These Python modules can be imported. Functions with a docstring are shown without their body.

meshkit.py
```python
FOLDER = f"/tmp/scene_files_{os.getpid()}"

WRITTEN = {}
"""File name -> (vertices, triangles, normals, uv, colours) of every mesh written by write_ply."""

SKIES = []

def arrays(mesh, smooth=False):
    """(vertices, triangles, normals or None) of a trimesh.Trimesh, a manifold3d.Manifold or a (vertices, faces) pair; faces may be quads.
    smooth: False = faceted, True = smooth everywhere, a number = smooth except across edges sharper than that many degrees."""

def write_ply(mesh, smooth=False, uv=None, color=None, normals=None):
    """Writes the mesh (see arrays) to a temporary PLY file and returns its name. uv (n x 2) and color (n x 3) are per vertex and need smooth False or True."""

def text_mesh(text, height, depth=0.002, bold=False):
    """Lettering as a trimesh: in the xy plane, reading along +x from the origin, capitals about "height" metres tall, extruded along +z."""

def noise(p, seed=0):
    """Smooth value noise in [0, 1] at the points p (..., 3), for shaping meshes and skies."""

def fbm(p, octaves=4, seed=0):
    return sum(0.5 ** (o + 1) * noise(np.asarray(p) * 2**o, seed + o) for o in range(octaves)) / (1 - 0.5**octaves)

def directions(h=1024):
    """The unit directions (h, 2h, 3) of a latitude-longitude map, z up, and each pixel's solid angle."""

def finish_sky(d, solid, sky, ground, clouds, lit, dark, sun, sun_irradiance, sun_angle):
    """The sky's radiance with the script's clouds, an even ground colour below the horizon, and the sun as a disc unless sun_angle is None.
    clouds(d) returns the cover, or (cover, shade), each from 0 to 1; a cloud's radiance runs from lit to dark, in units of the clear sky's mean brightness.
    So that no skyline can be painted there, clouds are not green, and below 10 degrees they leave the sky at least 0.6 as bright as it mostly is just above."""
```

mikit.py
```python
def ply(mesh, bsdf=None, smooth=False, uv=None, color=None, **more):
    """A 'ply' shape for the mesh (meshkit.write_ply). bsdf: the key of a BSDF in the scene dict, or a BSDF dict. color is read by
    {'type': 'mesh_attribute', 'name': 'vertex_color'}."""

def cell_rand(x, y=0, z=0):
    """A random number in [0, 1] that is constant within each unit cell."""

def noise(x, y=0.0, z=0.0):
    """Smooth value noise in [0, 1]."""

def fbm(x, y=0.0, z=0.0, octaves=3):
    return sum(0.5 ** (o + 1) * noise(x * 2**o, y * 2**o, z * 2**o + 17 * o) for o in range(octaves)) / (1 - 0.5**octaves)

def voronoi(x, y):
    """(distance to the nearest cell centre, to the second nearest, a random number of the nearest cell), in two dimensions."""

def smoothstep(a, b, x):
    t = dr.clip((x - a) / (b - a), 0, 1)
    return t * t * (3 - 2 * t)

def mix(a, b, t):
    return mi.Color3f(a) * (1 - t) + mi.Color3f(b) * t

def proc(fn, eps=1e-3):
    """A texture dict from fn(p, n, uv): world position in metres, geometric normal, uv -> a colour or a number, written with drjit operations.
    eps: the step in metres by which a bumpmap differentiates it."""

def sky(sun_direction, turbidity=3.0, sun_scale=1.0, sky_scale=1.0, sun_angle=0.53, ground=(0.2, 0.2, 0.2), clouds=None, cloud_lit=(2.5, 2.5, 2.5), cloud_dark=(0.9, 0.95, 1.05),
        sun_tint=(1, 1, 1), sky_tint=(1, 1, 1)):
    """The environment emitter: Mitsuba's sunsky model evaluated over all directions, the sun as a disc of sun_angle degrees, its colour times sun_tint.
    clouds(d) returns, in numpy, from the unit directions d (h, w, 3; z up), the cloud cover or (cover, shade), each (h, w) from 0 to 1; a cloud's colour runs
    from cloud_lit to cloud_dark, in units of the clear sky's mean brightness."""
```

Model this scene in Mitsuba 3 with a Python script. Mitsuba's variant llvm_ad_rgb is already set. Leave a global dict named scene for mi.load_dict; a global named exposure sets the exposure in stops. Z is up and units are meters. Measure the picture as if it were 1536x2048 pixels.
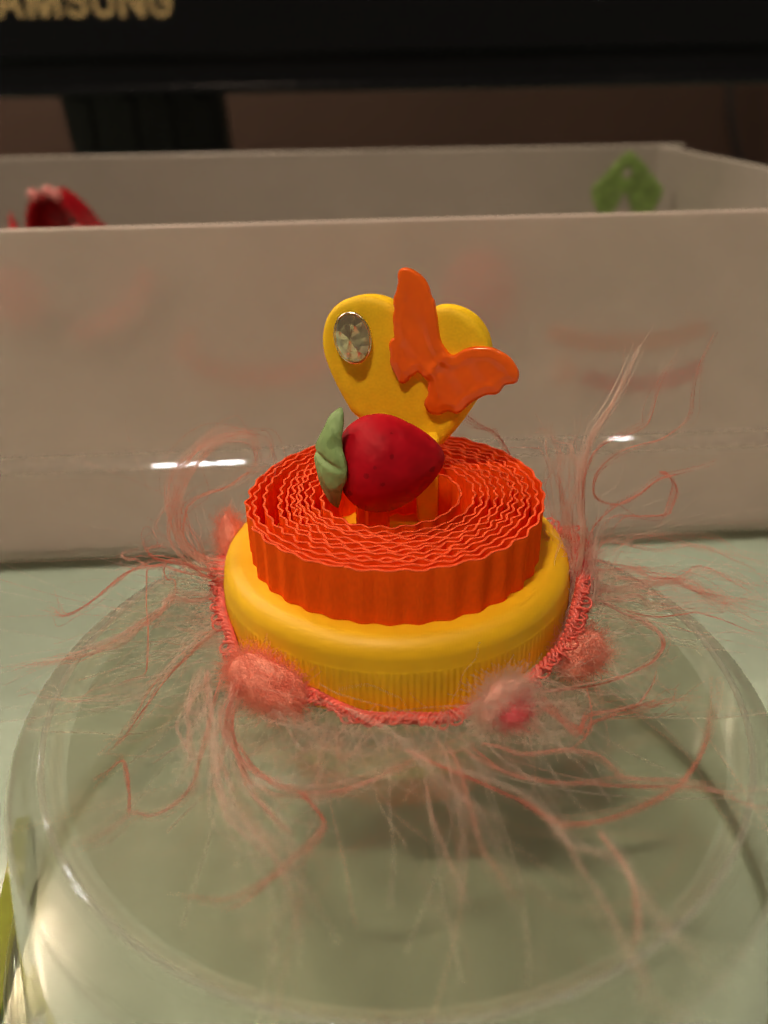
import math, numpy as np, trimesh, mitsuba as mi, mikit, meshkit
import drjit as dr
from mikit import proc, noise, fbm, smoothstep, mix, cell_rand
from shapely.geometry import Polygon, Point, LineString
import shapely

T = mi.ScalarTransform4f
MM = 0.001
scene, labels = {}, {}
exposure = 1.8

# ------------------------------------------------------------------ camera
PITCH, ROLL, F_PX = math.radians(28.6), math.radians(1.1), 1597.0
CAM = np.array([0.0, -78.7, 55.4]) * MM
fwd = np.array([0, math.cos(PITCH), -math.sin(PITCH)])
up0 = np.array([0, math.sin(PITCH), math.cos(PITCH)])
upv = up0 * math.cos(ROLL) + np.array([1.0, 0, 0]) * math.sin(ROLL)
scene['camera'] = {'type': 'thinlens', 'fov': math.degrees(2 * math.atan(768 / F_PX)), 'fov_axis': 'x',
                   'to_world': T().look_at(origin=CAM.tolist(), target=(CAM + fwd).tolist(), up=upv.tolist()),
                   'aperture_radius': 0.75 * MM, 'focus_distance': 86.0 * MM, 'near_clip': 0.004, 'far_clip': 10.0}

# ------------------------------------------------------------------ lamps (a warm room light with bare bulbs above the table)
def rgb(*c):
    return {'type': 'rgb', 'value': [float(x) for x in c]}

WARM = np.array([1.0, 0.775, 0.575])
def bulb(key, at, r, power, label, group=None):
    """A glowing globe, with the screw base it hangs from."""
    at = np.array(at, float)
    s = trimesh.creation.icosphere(3, r * MM)
    s.apply_translation(at * MM)
    scene[key + '__globe'] = mikit.ply(s, 'bulb_glass', True, emitter={'type': 'area', 'radiance': rgb(*(WARM * power))})
    prof = np.array([[0.001, 0.85 * r], [0.5 * r, 0.86 * r], [0.5 * r, 1.5 * r], [0.35 * r, 1.7 * r], [0.001, 1.7 * r]]) * MM
    b = trimesh.creation.revolve(prof, sections=24)
    b.apply_translation(at * MM)
    scene[key + '__screw_base'] = mikit.ply(b, 'dark_metal', 30)
    labels[key] = {'label': label, 'category': 'light bulb'}
    if group:
        labels[key]['group'] = group
B4, B5 = (-568, 700, 1050), (-568, 637, 1084)
KEY_POWER, SIDE_POWER, BACK_POWER, LEFT_POWER = 132.0, 60.0, 130.0, 44.0
for i, dx in enumerate((-50, 0, 54)):
    bulb('light_bulb' + ('_%03d' % i if i else ''), (-240 + dx, -300 + 8 * dx / 50, 1120), 25, KEY_POWER,
         ('left', 'middle', 'right')[i] + ' warm globe bulb of the row of three above the table', 'row of three bulbs above the table')
bulb('light_bulb_003', (428, -60, 1100), 20, SIDE_POWER, 'single warm globe bulb apart from the row of three')
bulb('light_bulb_004', B4, 22, BACK_POWER, 'upper warm globe bulb beyond the black television', 'pair of bulbs beyond the television')
bulb('light_bulb_005', B5, 24, BACK_POWER, 'lower warm globe bulb beyond the black television', 'pair of bulbs beyond the television')
for i, t_ in enumerate((0, .33, .66, 1)):
    bulb('light_bulb_%03d' % (6 + i), (-735 + 75 * t_, 620 - 380 * t_, 300 + 430 * t_), 24, LEFT_POWER,
         ('lowest', 'second lowest', 'second highest', 'highest')[i] + ' of the four warm globe bulbs left of the table', 'four bulbs left of the table')
# the dim warm light that the room gives back from all sides
scene['room_light'] = {'type': 'constant', 'radiance': rgb(*(WARM * .028))}

# ------------------------------------------------------------------ materials
def two(b):
    return {'type': 'twosided', 'bsdf': b}
def pr(c, rough=0.5, **k):
    c = c if isinstance(c, dict) else rgb(*c)
    return two({'type': 'principled', 'base_color': c, 'roughness': rough, **k})
def mat(key, d):
    scene[key] = d
    return key

mat('bulb_glass', two({'type': 'diffuse', 'reflectance': rgb(.8, .8, .8)}))
mat('dark_metal', pr((.05, .05, .05), .4, metallic=0.6))
def table_color(p, n, uv):
    x, y = p.x * 1000, p.y * 1000
    v = fbm(x * .03, y * .03, 0, 3)
    return mi.Color3f(.42, .545, .455) * (.94 + .12 * v)
mat('green_glass', two({'type': 'roughplastic', 'distribution': 'ggx', 'alpha': 0.018, 'int_ior': 1.5, 'diffuse_reflectance': proc(table_color), 'nonlinear': False}))
mat('wall_paint', pr(proc(lambda p, n, uv: mi.Color3f(.034, .016, .0085) * (.85 + .3 * fbm(p.x * 9, p.z * 9, 1.0, 3))), .8))
mat('tv_black', pr((.006, .007, .009), .22, specular=.2))
mat('tv_black_matt', pr((.008, .009, .010), .45, specular=.3))
mat('tv_gold', pr((.62, .46, .22), .4, metallic=.3))
mat('cable_black', pr((.012, .010, .010), .5))
def tray_color(p, n, uv):
    return mi.Color3f(.86, .78, .735) * (.95 + .10 * fbm(p.x * 120, p.y * 120, p.z * 120, 3))
mat('frosted_plastic', {'type': 'principledthin', 'base_color': proc(tray_color), 'roughness': .30, 'spec_trans': .42, 'diff_trans': .60, 'eta': 1.45, 'spec_tint': 0.0})
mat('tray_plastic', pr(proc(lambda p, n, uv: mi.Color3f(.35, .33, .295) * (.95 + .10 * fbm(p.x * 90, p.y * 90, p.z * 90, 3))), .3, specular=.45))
mat('rim_clear', {'type': 'thindielectric', 'int_ior': 1.95, 'specular_transmittance': rgb(.85, .83, .74), 'specular_reflectance': rgb(.97, .97, .97)})
mat('rim_cloudy', {'type': 'principledthin', 'base_color': rgb(.92, .92, .90), 'roughness': .4, 'spec_trans': 0.0, 'diff_trans': 1.1, 'eta': 1.5})
mat('hazy_plastic', {'type': 'blendbsdf', 'weight': .03, 'a': {'type': 'ref', 'id': 'rim_clear'}, 'b': {'type': 'ref', 'id': 'rim_cloudy'}})
mat('clear_plastic', {'type': 'thindielectric', 'int_ior': 1.46})
mat('wall_clear', {'type': 'thindielectric', 'int_ior': 1.45, 'specular_transmittance': rgb(.92, .915, .87)})
mat('wall_plastic', {'type': 'blendbsdf', 'weight': .03, 'a': {'type': 'ref', 'id': 'wall_clear'}, 'b': {'type': 'ref', 'id': 'rim_cloudy'}})
mat('lip_gloss', {'type': 'roughplastic', 'distribution': 'ggx', 'alpha': .09, 'int_ior': 1.5, 'diffuse_reflectance': rgb(.62, .55, .49)})
mat('lip_plastic', {'type': 'blendbsdf', 'weight': .05, 'a': {'type': 'ref', 'id': 'clear_plastic'}, 'b': {'type': 'twosided', 'bsdf': {'type': 'ref', 'id': 'lip_gloss'}}})
mat('ridge_clear', {'type': 'thindielectric', 'int_ior': 1.7})
mat('ridge_plastic', {'type': 'blendbsdf', 'weight': .11, 'a': {'type': 'ref', 'id': 'ridge_clear'}, 'b': {'type': 'ref', 'id': 'rim_cloudy'}})
mat('yellow_plastic', pr(proc(lambda p, n, uv: mi.Color3f(.84, .505, .011) * (.93 + .14 * fbm(p.x * 260, p.y * 260, p.z * 260, 3))), .48, specular=.4))
def foam(p, n, uv):
    q = p * 1000
    g = noise(q.x * 5, q.y * 5, q.z * 5)
    return mi.Color3f(.90, .575, .013) * (.92 + .10 * g + .08 * fbm(q.x * .4, q.y * .4, q.z * .4, 2))
mat('yellow_foam', {'type': 'bumpmap', 'arbitrary': {'type': 'proc', **{k: v for k, v in proc(lambda p, n, uv: fbm(p.x * 3500, p.y * 3500, p.z * 3500, 2), 4e-5).items() if k != 'type'}},
                    'scale': 2.2e-5, 'bsdf': pr(proc(foam), .62, specular=.3)})
mat('orange_gel', pr(proc(lambda p, n, uv: mi.Color3f(.88, .125, .004) * (.88 + .24 * fbm(p.x * 300, p.y * 300, p.z * 300, 3))), .18, specular=.5, clearcoat=.4, clearcoat_gloss=.9))
def paper(p, n, uv):
    q = p * 1000
    fib = noise(q.x * 6, q.y * 6, q.z * 2.0)
    return mi.Color3f(.95, .125, .010) * (.95 + .10 * fib)
mat('orange_paper', {'type': 'principledthin', 'base_color': proc(paper), 'roughness': .75, 'spec_trans': 0.0, 'diff_trans': .24, 'eta': 1.3})
mat('orange_paper_edge', pr(proc(lambda p, n, uv: mi.Color3f(.84, .095, .018) * (.85 + .3 * noise(p.x * 9000, p.y * 9000, 0))), .8))
def berry(p, n, uv):
    q = p * 1000
    blot = fbm(q.x * .45, q.y * .45, q.z * .45, 3)
    spot = smoothstep(.80, .87, noise(q.x * 1.15 + 7, q.y * 1.15, q.z * 1.15 + 3))
    return mi.Color3f(.44, .003, .013) * (.75 + .5 * blot) * (1 - .35 * spot)
mat('red_clay', {'type': 'bumpmap', 'arbitrary': proc(lambda p, n, uv: fbm(p.x * 900, p.y * 900, p.z * 900, 4), 6e-5), 'scale': 1.6e-4, 'bsdf': pr(proc(berry), .55, specular=.15)})
def leafc(p, n, uv):
    q = p * 1000
    v = fbm(q.x * .5, q.y * .5, q.z * .5, 3)
    stain = smoothstep(.74, .84, noise(q.x * .8 + 3, q.y * .8, q.z * .8)) 
    return mix(mi.Color3f(.21, .34, .13) * (.8 + .4 * v), mi.Color3f(.10, .16, .05), stain * .5)
mat('green_clay', {'type': 'bumpmap', 'arbitrary': proc(lambda p, n, uv: fbm(p.x * 800 + 5, p.y * 800, p.z * 800, 3), 6e-5), 'scale': 2e-4, 'bsdf': pr(proc(leafc), .55, specular=.35)})
mat('gem_glass', {'type': 'dielectric', 'int_ior': 1.58, 'specular_transmittance': rgb(.98, .95, .86)})
mat('gem_foil', two({'type': 'roughconductor', 'material': 'Ag', 'alpha': .09, 'specular_reflectance': rgb(.95, .88, .74)}))
mat('yarn_coral', pr(proc(lambda p, n, uv: mi.Color3f(.74, .135, .105) * (.7 + .6 * noise(p.x * 1500, p.y * 1500, p.z * 1500))), .4, specular=.5, sheen=.5))
mat('fibre_white', {'type': 'principledthin', 'base_color': rgb(.88, .74, .66), 'roughness': .18, 'spec_trans': .25, 'diff_trans': .8, 'eta': 1.5})
mat('fibre_pink', {'type': 'principledthin', 'base_color': rgb(.80, .46, .39), 'roughness': .22, 'spec_trans': .15, 'diff_trans': .7, 'eta': 1.5})
mat('fibre_tinted', {'type': 'principledthin', 'base_color': {'type': 'mesh_attribute', 'name': 'vertex_color'}, 'roughness': .14, 'spec_trans': .12, 'diff_trans': .8, 'eta': 1.55})
mat('tuft_salmon', pr((.86, .34, .25), .9, sheen=.6))
mat('fuzz_salmon', {'type': 'principledthin', 'base_color': rgb(.86, .37, .28), 'roughness': .5, 'spec_trans': .2, 'diff_trans': .9, 'eta': 1.4})
mat('fuzz_hot', {'type': 'principledthin', 'base_color': rgb(.84, .26, .26), 'roughness': .5, 'spec_trans': .1, 'diff_trans': .9, 'eta': 1.4})
mat('tuft_pink', pr((.86, .46, .38), .9, sheen=.6))
mat('tuft_hot', pr((.76, .12, .15), .8, sheen=.5))
mat('red_gloss', pr((.38, .006, .014), .25, specular=.5))
mat('pink_bead', pr((.75, .28, .28), .25))
mat('green_yarn', pr(proc(lambda p, n, uv: mi.Color3f(.18, .31, .07) * (.6 + .8 * noise(p.x * 600, p.y * 600, p.z * 600))), .35, specular=.6))
mat('coral_print', {'type': 'principledthin', 'base_color': rgb(.97, .42, .32), 'roughness': .5, 'spec_trans': 0.0, 'diff_trans': 1.2, 'eta': 1.3})
mat('peach_print', {'type': 'principledthin', 'base_color': rgb(.97, .66, .50), 'roughness': .5, 'spec_trans': 0.0, 'diff_trans': 1.2, 'eta': 1.3})
mat('rose_print', {'type': 'principledthin', 'base_color': rgb(.96, .45, .40), 'roughness': .5, 'spec_trans': 0.0, 'diff_trans': 1.2, 'eta': 1.3})
mat('green_gel', {'type': 'principledthin', 'base_color': rgb(.50, .55, .10), 'roughness': .26, 'spec_trans': .45, 'diff_trans': .5, 'eta': 1.5})

# ------------------------------------------------------------------ helpers
def add(key, mesh, m, smooth=False, **k):
    """One entry of the scene; the mesh is in millimetres."""
    if key in scene:
        i = 1
        while '%s_%03d' % (key, i) in scene:
            i += 1
        key = '%s_%03d' % (key, i)
    if isinstance(mesh, tuple):
        mesh = (np.asarray(mesh[0], float) * MM, mesh[1])
    else:
        mesh = mesh.copy(); mesh.apply_scale(MM)
    scene[key] = mikit.ply(mesh, m, smooth, **k)
    return key
def tag(key, label, cat=None, group=None, kind=None):
    labels[key] = {'label': label}
    for a, b in (('category', cat), ('group', group), ('kind', kind)):
        if b:
            labels[key][a] = b
def box(x0, x1, y0, y1, z0, z1, r=0.0):
    if r <= 0:
        b = trimesh.creation.box([x1 - x0, y1 - y0, z1 - z0]); b.apply_translation([(x0 + x1) / 2, (y0 + y1) / 2, (z0 + z1) / 2]); return b
    import manifold3d as m3
    s = m3.Manifold.sphere(r, 20)
    pts = [s.translate([x, y, z]) for x in (x0 + r, x1 - r) for y in (y0 + r, y1 - r) for z in (z0 + r, z1 - r)]
    h = m3.Manifold.batch_hull(pts).to_mesh()
    return trimesh.Trimesh(h.vert_properties[:, :3], h.tri_verts)
def catmull(P, n):
    P = np.asarray(P, float)
    Q = np.vstack([2 * P[0] - P[1], P, 2 * P[-1] - P[-2]])
    s = np.linspace(0, len(P) - 1 - 1e-9, n)
    i = s.astype(int); t = (s - i)[:, None]
    a, b, c, d = Q[i], Q[i + 1], Q[i + 2], Q[i + 3]
    return .5 * (2 * b + (c - a) * t + (2 * a - 5 * b + 4 * c - d) * t ** 2 + (3 * b - a - 3 * c + d) * t ** 3)
def tubes(P, rad, sides=4, caps=False):
    """Many polylines (k, n, 3) as thin tubes of radius rad (k, n) in one mesh."""
    P = np.asarray(P, float)
    if P.ndim == 2: P = P[None]
    k, n, _ = P.shape
    rad = np.broadcast_to(rad, (k, n))
    t = np.gradient(P, axis=1); t /= np.linalg.norm(t, axis=2, keepdims=True) + 1e-12
    ref = np.where(np.abs(t[..., 2:]) < .9, [0, 0, 1.0], [1.0, 0, 0])
    a = np.cross(t, ref); a /= np.linalg.norm(a, axis=2, keepdims=True) + 1e-12
    b = np.cross(t, a)
    ang = np.arange(sides) * 2 * np.pi / sides
    V = P[:, :, None] + rad[:, :, None, None] * (np.cos(ang)[:, None] * a[:, :, None] + np.sin(ang)[:, None] * b[:, :, None])
    c, i, j = np.meshgrid(np.arange(k), np.arange(n - 1), np.arange(sides), indexing='ij')
    o = c * n * sides
    q = np.stack([o + i * sides + j, o + i * sides + (j + 1) % sides, o + (i + 1) * sides + (j + 1) % sides, o + (i + 1) * sides + j], -1).reshape(-1, 4)
    return V.reshape(-1, 3), np.vstack([q[:, [0, 1, 2]], q[:, [0, 2, 3]]])
def sweep_profile(prof, x0, x1, rx=0.0):
    """A closed (y, z) outline extruded along x."""
    m = trimesh.creation.extrude_polygon(Polygon(prof), x1 - x0, engine='earcut')
    m.apply_transform(np.array([[0, 0, 1, x0], [1, 0, 0, 0], [0, 1, 0, 0], [0, 0, 0, 1.0]]))
    return m
def revolve(prof, sections=180):
    """Open sheet of revolution about z from an (r, z) profile."""
    prof = np.asarray(prof, float)
    a = np.arange(sections) * 2 * np.pi / sections
    V = np.stack([prof[:, None, 0] * np.cos(a), prof[:, None, 0] * np.sin(a), np.broadcast_to(prof[:, None, 1], (len(prof), sections))], -1)
    i, j = np.meshgrid(np.arange(len(prof) - 1), np.arange(sections), indexing='ij')
    q = np.stack([i * sections + j, i * sections + (j + 1) % sections, (i + 1) * sections + (j + 1) % sections, (i + 1) * sections + j], -1).reshape(-1, 4)
    return V.reshape(-1, 3), np.vstack([q[:, [0, 1, 2]], q[:, [0, 2, 3]]])
def arc(cx, cy, r, a0, a1, n=8):
    a = np.radians(np.linspace(a0, a1, n))
    return [(cx + r * math.cos(t), cy + r * math.sin(t)) for t in a]
def pillow(outline, thick, edge, step, back=0.0, bumps=None):
    """A plate with a softly rounded front edge: (local x, local y, height) mesh, front swelling over 'edge' mm from the outline."""
    from scipy.spatial import Delaunay
    P = Polygon(outline)
    b = np.array(P.exterior.segmentize(step).coords)[:-1]
    x0, y0, x1, y1 = P.bounds
    gx, gy = np.meshgrid(np.arange(x0, x1, step), np.arange(y0, y1, step))
    gx = gx + (np.arange(gx.shape[0]) % 2)[:, None] * step / 2
    pts = np.c_[gx.ravel(), gy.ravel()]
    rings = [np.array(r.exterior.segmentize(step).coords)[:-1] for k in (.12, .3, .6, 1.0) for r in [P.buffer(-edge * k)] for r in getattr(r, 'geoms', [r]) if not r.is_empty]
    inner = P.buffer(-edge * 1.15)
    pts = pts[shapely.contains_xy(inner, pts[:, 0], pts[:, 1])]
    A = np.vstack([b] + rings + [pts])
    tri = Delaunay(A).simplices
    cen = A[tri].mean(1)
    tri = tri[shapely.contains_xy(P, cen[:, 0], cen[:, 1])]
    d = shapely.distance(P.exterior, shapely.points(A))
    h = np.sqrt(np.clip(1 - (1 - np.clip(d / edge, 0, 1)) ** 2, 0, 1))
    z = thick * h * (1 if edge < thick else edge / edge)
    zf = back + (thick - back) * h if back else thick * h
    if bumps is not None:
        zf = zf + bumps(A, d)
    nA, nb = len(A), len(b)
    V = np.vstack([np.c_[A, zf], np.c_[A, np.zeros(nA)]])
    e = np.cross(A[tri[:, 1]] - A[tri[:, 0]], A[tri[:, 2]] - A[tri[:, 0]]) < 0
    tri[e] = tri[e][:, ::-1]
    i = np.arange(nb); j = (i + 1) % nb
    side = np.vstack([np.c_[i, i + nA, j], np.c_[j, i + nA, j + nA]])
    m = trimesh.Trimesh(V, np.vstack([tri, tri[:, ::-1] + nA, side]), process=False)
    m.merge_vertices(); m.fix_normals()
    return m
def smooth_outline(pts, it=2):
    P = np.asarray(pts, float)
    for _ in range(it):
        Q = np.roll(P, -1, 0)
        P = np.stack([.75 * P + .25 * Q, .25 * P + .75 * Q], 1).reshape(-1, 2)
    return P


# ------------------------------------------------------------------ outlines and strand paths, in millimetres
HEART = [[-10.63, 2.6], [-11.72, 4.45], [-12.8, 6.29], [-13.68, 8.12], [-14.26, 9.76], [-14.44, 11.23], [-14.34, 12.33], [-13.94, 13.79], [-13.17, 14.95], [-12.03, 15.79], [-10.72, 16.28], [-9.23, 16.46], [-7.93, 16.34], [-6.81, 16.0], [-5.7, 15.39], [-4.57, 14.47], [-3.64, 13.9], [-2.83, 14.38], [-2.05, 15.19], [-1.26, 15.6], [-0.1, 15.7], [1.07, 15.51], [2.25, 15.0], [3.26, 14.28], [4.12, 13.22], [4.69, 11.94], [4.96, 10.64], [4.87, 8.68], [4.3, 6.8], [3.5, 5.04], [2.52, 3.38], [1.66, 2.09], [0.6, 0.77], [-0.08, -0.1], [-0.89, 0.17], [-3.2, 0.85], [-7.08, 1.32]]
BUTTERFLY = [[-5.39, 19.3], [-4.96, 19.6], [-4.33, 19.55], [-3.61, 19.28], [-2.89, 18.8], [-2.34, 18.23], [-1.96, 17.49], [-1.75, 16.66], [-1.41, 16.33], [-1.27, 15.83], [-1.14, 14.98], [-0.94, 14.3], [-0.8, 13.1], [-0.47, 11.89], [-0.09, 11.39], [0.38, 10.8], [0.85, 10.47], [1.46, 10.77], [2.06, 11.24], [2.93, 11.55], [3.98, 11.64], [5.04, 11.62], [5.84, 11.35], [6.65, 10.96], [7.39, 10.4], [7.88, 9.73], [8.27, 9.05], [8.24, 8.34], [8.01, 7.89], [7.41, 7.76], [6.8, 7.63], [6.57, 7.17], [6.17, 6.6], [5.55, 6.44], [5.02, 6.47], [4.49, 6.22], [3.89, 5.82], [3.28, 5.41], [2.68, 4.82], [2.16, 4.23], [1.53, 4.0], [0.97, 4.24], [0.42, 4.2], [-0.12, 3.79], [-0.86, 3.73], [-1.52, 3.96], [-1.91, 4.49], [-2.12, 5.04], [-1.95, 5.51], [-1.6, 6.09], [-1.8, 6.62], [-1.64, 7.18], [-1.75, 7.54], [-2.22, 7.87], [-2.6, 8.3], [-2.98, 8.46], [-3.33, 8.08], [-3.79, 7.78], [-4.05, 7.3], [-4.6, 6.99], [-5.08, 7.24], [-5.37, 7.86], [-5.76, 8.47], [-6.05, 9.0], [-6.16, 9.54], [-6.08, 10.17], [-6.29, 11.06], [-6.3, 11.5], [-6.03, 11.96], [-5.67, 12.16], [-5.81, 12.86], [-5.79, 13.38], [-5.93, 13.9], [-5.91, 14.6], [-5.74, 15.13], [-5.94, 15.81], [-5.86, 16.58], [-5.6, 17.02], [-5.53, 17.62], [-5.36, 18.05], [-5.52, 18.63]]
BBODY = [[0.51, 10.83], [-0.77, 9.35], [-1.89, 8.03]]
GEM = [[-10.5, 11.83], [-11.75, 14.07], [-9.48, 14.35], [-12.02, 9.88], [-9.15, 9.77], [-12.7, 12.41], [-8.32, 11.54]]
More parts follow.
